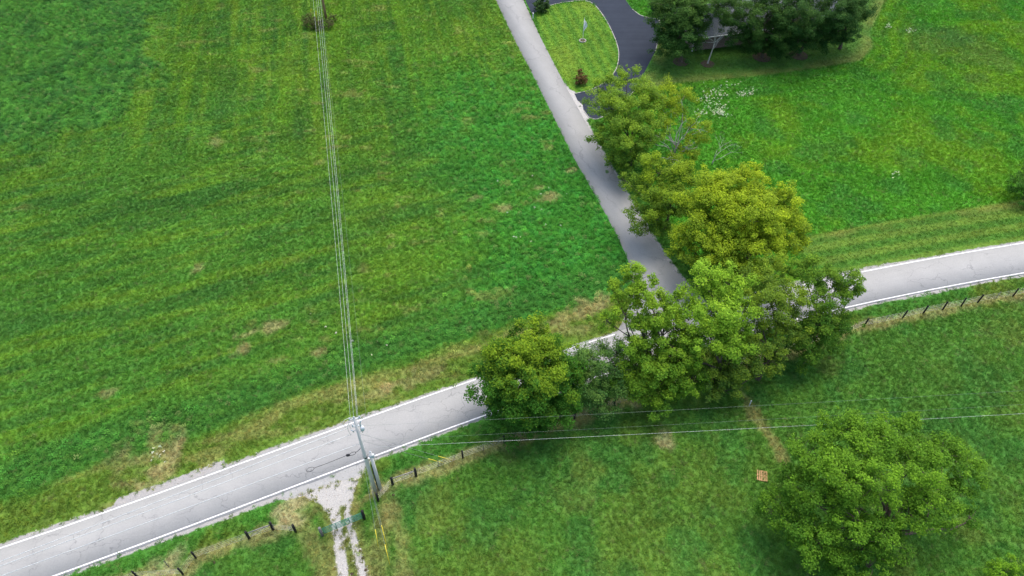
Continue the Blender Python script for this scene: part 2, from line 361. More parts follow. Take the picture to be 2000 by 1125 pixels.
    # --- lawn island with mower stripes
    lw = sstep(-.05, .15, sdpoly(P, LAWN)); d0 = SRs[60]-SRs[40]; d0 = d0/np.linalg.norm(d0); ac = x*-d0[1]+y*d0[0]
    st = sstep(.3, .7, .5+.5*np.sin(ac*2*math.pi/1.9)); blend((.068, .14, .014), lw); blend((.030, .10, .011), lw*.65*st); blend((.10, .15, .018), lw*.5*sstep(.5, .72, fbm(x, y, 6, 121))); hgt = np.where(lw > .5, .06, hgt)
    # --- south pasture
    m = S*1.0
    blend((.040, .108, .018), m*.9); blend((.062, .115, .02), m*.7*sstep(.48, .7, fbm(x, y, 10, 131))); blend((.026, .098, .022), m*.6*sstep(.5, .7, fbm(x, y, 3.2, 135)))
    blend((.085, .115, .028), m*.4*sstep(.62, .78, fbm(x, y, 4, 139)))
    ditch = m*sstep(4.5, 3.6, dm); blend((.03, .105, .016), ditch*.9); blend((.10, .115, .02), ditch*.5*sstep(.6, .75, med))
    fl = np.minimum(dline(P, fW), dline(P, fE)); blend((.185, .178, .09), m*.75*sstep(1.25, .3, fl+1.4*(fine-.45)+.5*(med-.5)))
    for L, wd_ in (([(1436,745),(1465,795),(1500,850),(1528,895)], .55), ([(742,955),(752,985),(772,1020),(786,1070),(784,1140)], .75), ([(742,960),(700,985),(640,965)], .5), ([(560,1000),(590,1010),(610,1050),(640,1125)], .9), ([(750,1000),(745,1060),(738,1125)], .9)):
        blend((.165, .155, .075), m*(.7 if wd_ < .6 else .5)*sstep(1.7, .5, (dline(P, GA(L))+.9*(fine-.5)*2)/wd_))
    for px, py, r in ((565,1000,1.3),(585,985,1.0),(545,1005,.7),(741,956,.8),(1300,868,.9),(330,1105,1.2),(1240,790,.8),(1200,800,.7)):
        c = G(px, py); blend((.25, .235, .16), .65*sstep(1.5, .5, np.hypot(x-c.x, y-c.y)/r+1.2*(fine-.5)*2))
    tr = np.max([sdpoly(P, T) for T in TRACKS], axis=0); blend((.13, .12, .05), m*.6*sstep(-1.2, -.1, tr))
    C *= 1.5*(.78+.44*fine)[:, None]*(.84+.32*vn(x, y, .7, 151))[:, None]
    C *= np.array([1.18, 1.18, .9]); hgt = hgt*(.7+.6*med); hgt = np.where(dm < 1.2, hgt*.6, hgt)
    return C, hgt, broad

# ------------------------------------------------------------------ ground sheet (fine where the photograph looks, coarse out to the horizon)
gx = np.concatenate([-118-np.geomspace(4, 3600, 22)[::-1], np.arange(-118, 128.01, .42), 128+np.geomspace(4, 3600, 22)])
gy = np.concatenate([14-np.geomspace(4, 3600, 22)[::-1], np.arange(14, 152.01, .42), 152+np.geomspace(4, 3600, 22)])
XX, YY = np.meshgrid(gx, gy); GP = np.c_[XX.ravel(), YY.ravel()]
gc, gh, gb = zones(GP); gg = gravel_sd(GP)
ids = np.arange(len(GP)).reshape(len(gy), len(gx))
GF = np.stack([ids[:-1, :-1], ids[:-1, 1:], ids[1:, 1:], ids[1:, :-1]], -1).reshape(-1, 4)
ground = np_mesh('ground', np.c_[GP, np.zeros(len(GP))], GF, M['ground'], cols=gc*.9)
a = ground.data.attributes.new('gravel', 'FLOAT', 'POINT'); a.data.foreach_set('value', gg.astype(np.float32))
lime = np.clip(np.max([sdpoly(GP, T) for T in TRACKS+[GA([(1106,172),(1122,180),(1136,200),(1152,228),(1140,240),(1120,205)])]], axis=0)+.8, 0, 1)
a = ground.data.attributes.new('lime', 'FLOAT', 'POINT'); a.data.foreach_set('value', lime.astype(np.float32))
tag(ground, kind='structure')

# ------------------------------------------------------------------ roads and driveways
def strip(name, A, B, z, mat, parent=None, thick=0.0):
    n = len(A); V = np.vstack([np.c_[A, np.full(n, z)], np.c_[B, np.full(n, z)]]); i = np.arange(n-1)
    F = np.stack([i, i+1, n+i+1, n+i], -1)
    if thick:
        V = np.vstack([V, V-np.array([0, 0, thick])]); F = np.vstack([F, np.stack([i+2*n, i+2*n+1, i+1, i], -1), np.stack([i+n, i+n+1, i+3*n+1, i+3*n], -1)])
    o = np_mesh(name, V, F, mat, parent)
    nz = o.data.polygons[0].normal.z
    if nz < 0: o.data.flip_normals()
    return o
ej = .16*(vn(xs, xs*0, 1.7, 201)-.5)+.10*(vn(xs, xs*0, .5, 205)-.5)
ej2 = .16*(vn(xs, xs*0, 1.7, 211)-.5)+.10*(vn(xs, xs*0, .5, 215)-.5)
main_road = strip('main_road', MID+NOR*(HW+.25+ej)[:, None], MID-NOR*(HW+.28+ej2)[:, None], .028, M['road'], thick=.028); tag(main_road, kind='structure')
for s in (1, -1):
    keep = np.ones(len(xs), bool)
    if s == 1: keep = (xs < G(1216, 648)[0]) | (xs > G(1385, 600)[0])
    seg = np.split(np.arange(len(xs)), np.where(np.diff(keep.astype(int)) != 0)[0]+1)
    for q in seg:
        if not keep[q[0]]: continue
        wob = .02*(vn(xs[q], xs[q]*0, 2, 221)-.5)
        strip('edge_line', MID[q]+NOR[q]*(s*HW+.07+wob)[:, None], MID[q]+NOR[q]*(s*HW-.07+wob)[:, None], .033, M['paint'], main_road)
side_road = strip('side_road', SLs, SRs, .020, M['side'], thick=.02); tag(side_road, kind='structure')
def sheet(name, poly, z, mat, thick=.02, parent=None):
    b = MB(); n = len(poly); area = sum(poly[i][0]*poly[(i+1) % n][1]-poly[(i+1) % n][0]*poly[i][1] for i in range(n))
    if area < 0: poly = poly[::-1]
    b.poly([(p[0], p[1], z) for p in poly])
    for i in range(n):
        p, q = poly[i], poly[(i+1) % n]; b.poly([(p[0], p[1], z), (p[0], p[1], z-thick), (q[0], q[1], z-thick), (q[0], q[1], z)])
    return b.build(name, mat, parent)
drive = sheet('driveway', DRIVE, .015, M['drive'], .015); tag(drive, kind='structure')
for L in (DRIVE_PX[1:17], DRIVE_PX[19:24], DRIVE_PX[25:31]):
    E_ = smooth(GA(L), 80, 6); t_ = np.gradient(E_, axis=0); t_ /= np.linalg.norm(t_, axis=1)[:, None]; n_ = np.c_[-t_[:, 1], t_[:, 0]]
    strip('edging', E_+n_*.07, E_-n_*.07, .05, M['concrete'], drive, thick=.05)
pad = sheet('garage_apron', GA([(1284,34),(1306,30),(1312,42),(1290,50)]), .024, M['concrete'], .024); tag(pad, kind='structure')
c = G(1336, 561); pts = [(c.x+.28*math.cos(k*.7)*(1+.3*math.sin(k*2.1)), c.y+.24*math.sin(k*.7), 0) for k in range(9)]
sheet('tar_patch', [(p[0], p[1]) for p in pts], .026, M['tar'], .004, side_road)
# ragged tarmac lip of the farm entrance
lip = LIP
ent = sheet('entrance_lip', resample(np.vstack([lip, lip[:1]]), 70)[:-1]+.12*(rng.random((69, 2))-.5), .012, M['road'], .012); tag(ent, kind='structure')

# ------------------------------------------------------------------ scattered ground cover
def scatter(name, tv, tf, pts, rot, scl, cols, mat):
    nt_, n = len(tv), len(pts)
    me = bpy.data.meshes.new(name)
    V = np.vstack([tv, pts]); k = tf.shape[1]
    me.vertices.add(len(V)); me.vertices.foreach_set('co', V.astype(np.float32).ravel())
    me.loops.add(tf.size); me.loops.foreach_set('vertex_index', tf.astype(np.int32).ravel())
    me.polygons.add(len(tf)); me.polygons.foreach_set('loop_start', np.arange(0, tf.size, k, dtype=np.int32)); me.polygons.foreach_set('loop_total', np.full(len(tf), k, dtype=np.int32))
    me.update(calc_edges=True); me.materials.append(mat)
    def at(nm, ty, field, arr):
        q = me.attributes.new(nm, ty, 'POINT'); q.data.foreach_set(field, arr.ravel())
    at('tuft', 'BOOLEAN', 'value', np.r_[np.ones(nt_, bool), np.zeros(n, bool)])
    at('rot', 'FLOAT_VECTOR', 'vector', np.vstack([np.zeros((nt_, 3)), rot]).astype(np.float32))
    at('scl', 'FLOAT_VECTOR', 'vector', np.vstack([np.ones((nt_, 3)), scl]).astype(np.float32))
    at('col', 'FLOAT_COLOR', 'color', np.c_[np.vstack([np.ones((nt_, 3))*.1, cols]), np.ones(nt_+n)].astype(np.float32))
    o = bpy.data.objects.new(name, me); col.objects.link(o)
    g = bpy.data.node_groups.new('spread_'+name, 'GeometryNodeTree')
    g.interface.new_socket('Geometry', in_out='INPUT', socket_type='NodeSocketGeometry'); g.interface.new_socket('Geometry', in_out='OUTPUT', socket_type='NodeSocketGeometry')
    N = g.nodes; i = N.new('NodeGroupInput'); ou = N.new('NodeGroupOutput'); sep = N.new('GeometryNodeSeparateGeometry'); sep.domain = 'POINT'
    def named(nm, ty): q = N.new('GeometryNodeInputNamedAttribute'); q.data_type = ty; q.inputs['Name'].default_value = nm; return [s for s in q.outputs if s.enabled and s.name == 'Attribute'][0]
    iop = N.new('GeometryNodeInstanceOnPoints')
    g.links.new(i.outputs[0], sep.inputs[0]); g.links.new(named('tuft', 'BOOLEAN'), sep.inputs['Selection'])
    g.links.new(sep.outputs['Inverted'], iop.inputs['Points']); g.links.new(sep.outputs['Selection'], iop.inputs['Instance'])
    g.links.new(named('rot', 'FLOAT_VECTOR'), iop.inputs['Rotation']); g.links.new(named('scl', 'FLOAT_VECTOR'), iop.inputs['Scale'])
    g.links.new(iop.outputs[0], ou.inputs[0])
    md = o.modifiers.new('spread', 'NODES'); md.node_group = g
    return tag(o, kind='stuff')
def blade_tuft(n, rad, hh, wid, lean, seed):
    r = np.random.default_rng(seed); V = []; F = []
    for k in range(n):
        a = r.random()*2*math.pi; rr = rad*math.sqrt(r.random()); b = np.array([rr*math.cos(a), rr*math.sin(a), 0]); d = r.random()*2*math.pi
        o = np.array([math.cos(d), math.sin(d), 0]); s_ = np.array([-o[1], o[0], 0])*wid*(.6+.8*r.random()); h_ = hh*(.5+.7*r.random()); le = lean*(.4+r.random())
        i = len(V); V += [b-s_*.5, b+s_*.5, b+s_*.35+o*le*.45+[0, 0, h_*.65], b-s_*.35+o*le*.45+[0, 0, h_*.65], b+o*le+[0, 0, h_]]
        F += [(i, i+1, i+2), (i, i+2, i+3), (i+3, i+2, i+4)]
    return np.array(V), np.array(F)
def leaf_tuft(n, rad, hh, lf, seed):
    r = np.random.default_rng(seed); V = []; F = []
    for k in range(n):
        a = r.random()*2*math.pi; rr = rad*math.sqrt(r.random()); c = np.array([rr*math.cos(a), rr*math.sin(a), hh*(.25+.75*r.random())])
        d = r.random()*2*math.pi; o = np.array([math.cos(d), math.sin(d), r.normal()*.5]); s_ = np.array([-o[1], o[0], r.normal()*.4]); L = lf*(.6+.8*r.random())
        i = len(V); V += [c-o*L*.5, c+s_*L*.3, c+o*L*.5, c-s_*L*.3]; F += [(i, i+1, i+2), (i, i+2, i+3)]
    return np.array(V), np.array(F)
def in_view(P, m=60):
    yy = P[:, 1]*cp+H*sp; v = 562.5-FPX*(P[:, 1]*sp-H*cp)/yy; u = 1000+FPX*P[:, 0]/yy
    return (u > -m*4) & (u < 2000+m*4) & (v > -m) & (v < 1125+m*4)
def jitter(step):
    X, Y = np.meshgrid(np.arange(-112, 124, step), np.arange(16, 146, step)); P = np.c_[X.ravel(), Y.ravel()]+(rng.random((X.size, 2))-.5)*step*1.1
    P = P[in_view(P)]
    d = dline(P, MIDd)-HW
    P = P[d > .28]
    P = P[(sdpoly(P, SIDE_POLY) < -.05) & (sdpoly(P, DRIVE) < -.12)]
    g = gravel_sd(P)+1.5*(rng.random(len(P))-.5)*.7
    P = P[(g < -.02) | (rng.random(len(P)) < .03)]
    return P
P = jitter(.34); C_, h_, br_ = zones(P); n = len(P)
r1 = rng.random(n); var = np.exp(rng.normal(0, .14, n)); isb = rng.random(n) < br_*.75
def put(name, sel, tuft, hs, ws, mat=M['grass'], cmul=1.0, tilt=.25):
    q = int(sel.sum()); s_ = .7+.6*rng.random(q); hh = h_[sel]*hs*(.7+.6*rng.random(q))
    cc = C_[sel]*var[sel][:, None]*cmul; cc[:, 0] *= 1+.4*(rng.random(q)-.4); straw = (rng.random(q) < .05) & (h_[sel] > .1); cc[straw] = cc[straw]*.5+np.array([.19, .2, .085])*.5; bright = rng.random(q) < .08; cc[bright] *= 1.35
    rot = np.c_[rng.normal(0, tilt, q), rng.normal(0, tilt, q), rng.random(q)*6.28]
    o = scatter(name, *tuft, np.c_[P[sel], np.zeros(q)], rot, np.c_[s_*ws, s_*ws, hh], np.clip(cc, 0, .6), mat)
    return o
short = (h_ < .1)
o = put('meadow_grass', ~isb & ~short & (r1 < .55), blade_tuft(26, .26, 1.0, .034, .14, 1), 1.0, 1.0); tag(o, 'mixed green hay grass covering the fields', 'grass')
o = put('coarse_grass', ~isb & ~short & (r1 >= .55), blade_tuft(22, .22, 1.2, .036, .24, 2), 1.0, 1.0, cmul=1.08); tag(o, 'coarse arching grass tufts mixed into the fields', 'grass')
o = put('mown_grass', ~isb & short, blade_tuft(20, .26, 1.0, .05, .1, 3), 1.0, 1.0); tag(o, 'short mown grass of lawns and roadside verge', 'grass')
o = put('leafy_weeds', isb, leaf_tuft(26, .3, 1.5, .14, 4), 1.5, 1.0, cmul=1.12); tag(o, 'dense leafy weeds and clover in the hay field', 'weeds')

# white wildflowers: flat heads on thin stems
fv = []; ff = []
for k in range(5):
    a = k*2.4; cx, cy, z = .16*math.cos(a)*(k > 0), .16*math.sin(a)*(k > 0), .55+.09*math.sin(k*2.1)
    i = len(fv); fv += [np.array([cx+.075*math.cos(j*math.pi/3), cy+.075*math.sin(j*math.pi/3), z]) for j in range(6)]; ff += [(i, i+1, i+2), (i, i+2, i+3), (i, i+3, i+4), (i, i+4, i+5)]
    i = len(fv); fv += [np.array([cx*.2-.006, cy*.2, 0]), np.array([cx*.2+.006, cy*.2, 0]), np.array([cx, cy, z])]; ff += [(i, i+1, i+2)]
fp = []
for px, py, rx, ry, k in ((1400,185,22,14,26),(1450,185,14,8,18),(1465,182,8,6,10),(1400,215,18,12,34),(1408,222,12,8,22),(1365,222,10,6,12),(1380,200,16,10,14),(1735,55,8,4,9),(1772,62,6,4,7),(1784,61,4,2,3),(1745,340,10,8,5),(1420,170,30,10,8),(720,640,200,120,6),(1040,420,60,120,8),(310,890,12,14,5)):
    for _ in range(int(k*1.8)):
        c = G(px+random.gauss(0, 1)*rx*.6, py+random.gauss(0, 1)*ry*.6); fp.append((c.x, c.y, 0))
fp = np.array(fp); q = len(fp); s_ = .32+.4*rng.random(q)
o = scatter('white_wildflowers', np.array(fv), np.array(ff), fp, np.c_[rng.normal(0, .15, q), rng.normal(0, .15, q), rng.random(q)*6.28], np.c_[s_, s_, s_], np.c_[.44+.12*rng.random(q), .5+.1*rng.random(q), .36+.1*rng.random(q)], M['flower'])
tag(o, 'white flat-headed wildflowers in the bright meadow', 'wildflowers')
# loose stones on the farm track and road edges
X, Y = np.meshgrid(np.arange(-60, 60, .22), np.arange(20, 80, .22)); SP = np.c_[X.ravel(), Y.ravel()]+(rng.random((X.size, 2))-.5)*.22
SP = SP[in_view(SP, 20)]; gsd = gravel_sd(SP); dmm = dline(SP, MIDd)-HW
SP = SP[(gsd > -.1) & (dmm > .3) & (rng.random(len(SP)) < .75)]
q = len(SP); sv = np.array([(1, 0, .1), (.3, .9, 0), (-.8, .6, .1), (-.9, -.5, 0), (.2, -1, .1), (.1, .1, .75)])*.06; sf = np.array([(0, 1, 5), (1, 2, 5), (2, 3, 5), (3, 4, 5), (4, 0, 5)])
s_ = .35+.8*rng.random(q)**2; gcol = (.18+.32*rng.random(q)+.06*(np.max([sdpoly(SP, T) for T in TRACKS], axis=0) > -.3))[:, None]*np.array([1, .97, .92])
o = scatter('gravel', sv, sf, np.c_[SP, np.full(q, .005)], np.c_[np.zeros(q), np.zeros(q), rng.random(q)*6.28], np.c_[s_, s_, s_], gcol, M['stone']); tag(o, 'loose pale limestone gravel of track and road shoulder', 'gravel')

# ------------------------------------------------------------------ trees
def leaf_mesh(name, cen, nor, size, cols, parent, org, mat=None):
    n = len(cen); nor = nor/np.linalg.norm(nor, axis=1)[:, None]
    a = np.cross(nor, rng.normal(size=(n, 3))); a /= np.linalg.norm(a, axis=1)[:, None]; b = np.cross(nor, a)
    L = size[:, None]; fold = nor*L*.12
    V = np.stack([cen-a*L*.5, cen+b*L*.36+fold, cen+a*L*.5, cen-b*L*.36+fold], 1).reshape(-1, 3)-org
    F = np.arange(n*4).reshape(n, 4)
    return np_mesh(name, V, F, mat or M['leaf'], parent, np.repeat(cols, 4, axis=0))
def bend(a, b, seed, sag=.12, n=5):
    r = random.Random(seed); a = Vector(a); b = Vector(b); L = (b-a).length; pts = []
    off = Vector((r.gauss(0, 1), r.gauss(0, 1), abs(r.gauss(0, .6))))*L*sag
    for i in range(n+1):
        t = i/n; pts.append(a.lerp(b, t)+off*math.sin(math.pi*t)+Vector((r.gauss(0, .02), r.gauss(0, .02), 0))*L*math.sin(math.pi*t))
    return pts
LEAVES = 0
def tree(name, label, lobes, lo, hi, base=None, dens=1.0, leaf=.26, bark='bark', hg=.5, bias=0.0, cat='tree', group=None, seed=0, tr=None, puff=1.0, gap=0.0, bare=0):
    """lobes: (photo x, photo y, height of the lobe's middle, radius in photo pixels)"""
    global LEAVES
    r = np.random.default_rng(seed+100); L = []
    for px, py, z, rp in lobes:
        c = G(px, py, z); L.append((np.array(c), rp*depth(c)/FPX))
    if base is None: b = np.mean([c for c, _ in L], axis=0); b = Vector((b[0], b[1], 0))
    else: b = G(*base)
    leaf *= .72; dens *= .92
    root = empty(name, b); top = max(c[2]+q for c, q in L); low = min(c[2]-q for c, q in L)
    tr = tr or .019*top
    # wood
    wb = MB(); fork = Vector((b.x, b.y, min(.32*top, 3.8))); k = 0
    fork = fork+Vector((r.normal()*.3, r.normal()*.3, 0))
    wb.tube([b-Vector((0, 0, .15)), b+Vector((0, 0, .12)), b.lerp(fork, .3), b.lerp(fork, .7), fork], [tr*1.7, tr*1.3, tr, tr*.9, tr*.85], 9)
    PC, PR, PO = [], [], []
    for li, (c, q) in enumerate(L):
        cv = Vector(c); s0 = fork if r.random() < .7 or li == 0 else b.lerp(fork, .65)
        pts = bend(s0, cv+Vector((0, 0, -.2*q)), seed*31+li, .10); wb.tube(pts, np.linspace(tr*.5, tr*.14, len(pts)), 6)
        npf = int(max(8, 8.5*q*q/(puff*puff)*(1-gap)))
        d = r.normal(size=(npf, 3)); d[:, 2] = d[:, 2]*.9+.18; d /= np.linalg.norm(d, axis=1)[:, None]
        rad = q*(.3+.7*r.random(npf)**.55); irr = 1+.2*(r.random(npf)-.5)+.3*(r.random(npf) < .12)
        p = c+d*(rad*irr)[:, None]*np.array([1, 1, .85]); pr = puff*(.24+.58*r.random(npf)**1.3)*min(1.25, .6+q*.18)
        ok = p[:, 2] > .35; p, pr, d = p[ok], pr[ok], d[ok]
        PC.append(p); PR.append(pr); PO.append(d)
        for j in r.permutation(len(p))[:7]:
            e = Vector(p[j]); pts2 = bend(Vector(c)+Vector((0, 0, -.2*q)), e, seed*77+li*9+int(j), .12, 4); wb.tube(pts2, np.linspace(tr*.13, .012, len(pts2)), 5, cap=False)
    PC, PR, PO = np.vstack(PC), np.concatenate(PR), np.vstack(PO)
    wb.build('trunk', M[bark], root, True)
    cnt = np.maximum(8, (dens*215*PR**2/(leaf/.26)**2)).astype(int)
    idx = np.repeat(np.arange(len(PC)), cnt); n = len(idx); LEAVES += n
    g = r.normal(size=(n, 3)); g /= np.linalg.norm(g, axis=1)[:, None]; rr = r.random(n)**.45
    pos = PC[idx]+g*(rr*PR[idx])[:, None]*np.array([1.1, 1.1, .75])+PO[idx]*(.5*PR[idx]*r.random(n)**2)[:, None]; pos[:, 2] = np.maximum(pos[:, 2], .15)
    nor = g*.5+PO[idx]*.4+np.array([0, 0, .9])+r.normal(size=(n, 3))*.5
    t = bias+hg*(PC[idx, 2]-low)/(top-low)+.5*(r.random(len(PC))-.5)[idx]+.4*(r.random(n)-.5)  # higher clumps mix towards hi: sunlit crown tops painted into the leaf colour
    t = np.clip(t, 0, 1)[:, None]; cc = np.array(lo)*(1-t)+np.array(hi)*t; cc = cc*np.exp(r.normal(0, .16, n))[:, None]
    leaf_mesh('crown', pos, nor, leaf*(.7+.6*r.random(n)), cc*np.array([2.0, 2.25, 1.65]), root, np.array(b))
    return tag(root, label, cat, group)
DG, MG, OL, YG, GO, BG = (.027, .078, .011), (.042, .105, .012), (.075, .115, .014), (.115, .185, .012), (.165, .20, .012), (.085, .165, .018)
row = 'roadside trees around the junction'
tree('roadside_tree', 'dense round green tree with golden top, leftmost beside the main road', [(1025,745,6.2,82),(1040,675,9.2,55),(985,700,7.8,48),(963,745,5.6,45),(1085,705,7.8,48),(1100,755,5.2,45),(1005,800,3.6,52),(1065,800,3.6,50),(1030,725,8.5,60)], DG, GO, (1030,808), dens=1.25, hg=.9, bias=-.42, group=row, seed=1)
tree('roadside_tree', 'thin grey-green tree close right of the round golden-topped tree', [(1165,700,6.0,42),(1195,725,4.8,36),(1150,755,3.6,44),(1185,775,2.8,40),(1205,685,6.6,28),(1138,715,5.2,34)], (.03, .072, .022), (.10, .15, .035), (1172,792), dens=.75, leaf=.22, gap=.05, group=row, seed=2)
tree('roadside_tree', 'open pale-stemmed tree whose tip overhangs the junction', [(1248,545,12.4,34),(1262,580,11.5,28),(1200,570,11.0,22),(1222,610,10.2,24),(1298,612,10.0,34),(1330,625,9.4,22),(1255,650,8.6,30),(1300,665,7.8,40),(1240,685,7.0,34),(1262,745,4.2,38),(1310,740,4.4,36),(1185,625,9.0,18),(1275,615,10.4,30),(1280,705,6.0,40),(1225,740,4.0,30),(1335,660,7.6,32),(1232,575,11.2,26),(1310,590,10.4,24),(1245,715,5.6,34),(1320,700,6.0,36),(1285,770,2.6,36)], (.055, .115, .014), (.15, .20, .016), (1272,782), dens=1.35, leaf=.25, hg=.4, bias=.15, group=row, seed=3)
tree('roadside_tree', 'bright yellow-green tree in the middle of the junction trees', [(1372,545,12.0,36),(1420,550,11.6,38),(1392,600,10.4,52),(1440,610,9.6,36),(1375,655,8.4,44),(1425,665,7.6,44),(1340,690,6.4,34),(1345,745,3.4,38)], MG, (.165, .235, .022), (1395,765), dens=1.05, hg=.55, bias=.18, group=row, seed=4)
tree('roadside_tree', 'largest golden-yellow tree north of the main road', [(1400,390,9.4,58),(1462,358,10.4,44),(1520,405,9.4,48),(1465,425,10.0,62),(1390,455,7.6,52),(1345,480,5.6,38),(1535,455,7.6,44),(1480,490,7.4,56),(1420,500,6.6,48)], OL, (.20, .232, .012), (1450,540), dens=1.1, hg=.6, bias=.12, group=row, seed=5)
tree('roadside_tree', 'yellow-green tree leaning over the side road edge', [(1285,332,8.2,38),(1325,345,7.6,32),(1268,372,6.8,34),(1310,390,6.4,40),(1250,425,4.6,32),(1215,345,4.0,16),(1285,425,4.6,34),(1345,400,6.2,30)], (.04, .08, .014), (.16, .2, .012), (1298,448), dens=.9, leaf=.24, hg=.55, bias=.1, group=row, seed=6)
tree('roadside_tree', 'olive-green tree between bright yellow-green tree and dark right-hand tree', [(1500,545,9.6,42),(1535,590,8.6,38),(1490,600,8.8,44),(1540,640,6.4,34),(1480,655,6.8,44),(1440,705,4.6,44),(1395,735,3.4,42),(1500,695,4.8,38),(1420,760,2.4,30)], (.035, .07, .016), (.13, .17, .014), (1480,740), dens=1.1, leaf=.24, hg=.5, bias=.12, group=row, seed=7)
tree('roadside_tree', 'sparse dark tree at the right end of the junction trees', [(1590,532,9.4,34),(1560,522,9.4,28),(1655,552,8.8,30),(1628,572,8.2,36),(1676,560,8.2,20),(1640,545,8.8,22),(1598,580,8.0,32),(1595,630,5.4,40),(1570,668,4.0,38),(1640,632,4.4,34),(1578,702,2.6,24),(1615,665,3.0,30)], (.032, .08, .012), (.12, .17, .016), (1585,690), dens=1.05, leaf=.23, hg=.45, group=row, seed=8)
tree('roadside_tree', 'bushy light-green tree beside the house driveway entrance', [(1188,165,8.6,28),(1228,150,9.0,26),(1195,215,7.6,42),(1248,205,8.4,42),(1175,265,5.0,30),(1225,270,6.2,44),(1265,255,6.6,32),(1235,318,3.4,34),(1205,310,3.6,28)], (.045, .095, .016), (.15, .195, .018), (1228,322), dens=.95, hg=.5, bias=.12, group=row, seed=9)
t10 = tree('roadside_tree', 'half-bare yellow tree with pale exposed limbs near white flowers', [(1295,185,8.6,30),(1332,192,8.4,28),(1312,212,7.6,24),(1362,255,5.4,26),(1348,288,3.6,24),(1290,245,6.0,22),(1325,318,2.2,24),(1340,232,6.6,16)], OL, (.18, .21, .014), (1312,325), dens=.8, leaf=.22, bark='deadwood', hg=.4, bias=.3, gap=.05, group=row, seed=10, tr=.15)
def bare_limbs(b, p0, d, L, r, lev, rnd):
    p1 = p0+d*L; m = p0.lerp(p1, .5)+Vector((rnd.gauss(0, .06), rnd.gauss(0, .06), rnd.gauss(0, .04)))*L
    b.tube([p0, m, p1], [r, r*.8, r*.62], 6)
    if lev == 0: return
    for k in range(rnd.choice((2, 2, 3))):
        dd = (d+Vector((rnd.gauss(0, .5), rnd.gauss(0, .5), rnd.gauss(.05, .35)))).normalized(); bare_limbs(b, p1 if k < 2 else m, dd, L*rnd.uniform(.55, .85), r*.6, lev-1, rnd)
rnd = random.Random(5); b = MB(); p = G(1312, 325)
for d, L in (((.05, -.1, 1), 3.2), ((-.35, -.25, .9), 2.6), ((.3, -.3, .9), 2.2)): bare_limbs(b, p+Vector((0, 0, 1.2)), Vector(d).normalized(), L, .085, 3, rnd)
b.build('bare_limb', M['deadwood'], t10, True)
p = G(1390, 322); dt = empty('dead_tree', p); b = MB(); b.tube([p-Vector((0, 0, .1)), p+Vector((.1, 0, .8))], [.1, .07], 8); b.build('stump', M['deadwood'], dt, True)
for d, L in (((.9, .25, .35), 2.0), ((.6, .6, .5), 1.8), ((.2, .3, .8), 1.6)):
    b = MB(); bare_limbs(b, p+Vector((.1, 0, .75)), Vector(d).normalized(), L, .04, 3, rnd); b.build('limb', M['deadwood'], dt, True)
tag(dt, 'small leafless grey tree with spreading twigs at the meadow edge', 'tree')
hs = 'dark trees in front of the house'
HD, HL = (.017, .046, .012), (.058, .10, .022)
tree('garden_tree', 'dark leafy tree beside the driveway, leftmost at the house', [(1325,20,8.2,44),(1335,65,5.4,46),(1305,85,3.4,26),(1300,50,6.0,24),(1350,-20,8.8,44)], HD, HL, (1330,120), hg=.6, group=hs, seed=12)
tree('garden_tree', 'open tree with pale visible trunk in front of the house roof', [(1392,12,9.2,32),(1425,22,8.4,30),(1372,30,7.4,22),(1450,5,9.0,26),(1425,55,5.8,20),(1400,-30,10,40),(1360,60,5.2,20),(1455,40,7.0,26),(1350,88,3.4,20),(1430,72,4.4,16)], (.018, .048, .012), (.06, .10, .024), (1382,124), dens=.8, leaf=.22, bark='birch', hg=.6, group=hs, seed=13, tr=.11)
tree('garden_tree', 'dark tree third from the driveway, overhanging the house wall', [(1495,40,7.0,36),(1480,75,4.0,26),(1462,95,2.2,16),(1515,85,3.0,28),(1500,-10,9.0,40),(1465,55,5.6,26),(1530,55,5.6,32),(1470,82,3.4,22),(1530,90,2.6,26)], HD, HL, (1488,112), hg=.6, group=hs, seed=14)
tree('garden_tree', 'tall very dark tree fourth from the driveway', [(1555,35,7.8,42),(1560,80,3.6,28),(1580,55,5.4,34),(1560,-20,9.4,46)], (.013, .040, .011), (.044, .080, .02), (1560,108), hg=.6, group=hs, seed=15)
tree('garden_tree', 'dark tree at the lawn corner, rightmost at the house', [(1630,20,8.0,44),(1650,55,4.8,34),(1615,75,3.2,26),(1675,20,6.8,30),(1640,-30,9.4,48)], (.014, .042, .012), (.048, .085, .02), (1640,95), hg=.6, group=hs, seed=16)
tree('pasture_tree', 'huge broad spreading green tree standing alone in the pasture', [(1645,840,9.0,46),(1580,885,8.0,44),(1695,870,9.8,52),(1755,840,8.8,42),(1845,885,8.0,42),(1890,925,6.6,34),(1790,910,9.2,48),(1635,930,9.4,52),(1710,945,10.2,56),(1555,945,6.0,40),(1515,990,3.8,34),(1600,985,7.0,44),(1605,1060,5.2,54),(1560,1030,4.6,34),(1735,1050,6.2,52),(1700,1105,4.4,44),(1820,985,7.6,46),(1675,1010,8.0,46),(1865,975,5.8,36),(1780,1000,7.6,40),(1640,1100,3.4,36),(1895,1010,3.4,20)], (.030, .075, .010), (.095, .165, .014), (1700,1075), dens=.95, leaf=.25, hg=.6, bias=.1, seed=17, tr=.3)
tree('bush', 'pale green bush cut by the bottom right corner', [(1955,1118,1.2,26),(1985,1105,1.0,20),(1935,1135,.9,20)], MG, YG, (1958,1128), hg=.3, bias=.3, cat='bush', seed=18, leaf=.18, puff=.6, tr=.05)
tree('bush', 'dark green bush at the right edge of the meadow', [(1995,360,2.2,24),(2010,340,3.0,24),(2000,385,1.2,18)], DG, (.05, .09, .02), (2002,385), cat='bush', seed=19, puff=.7, tr=.07)
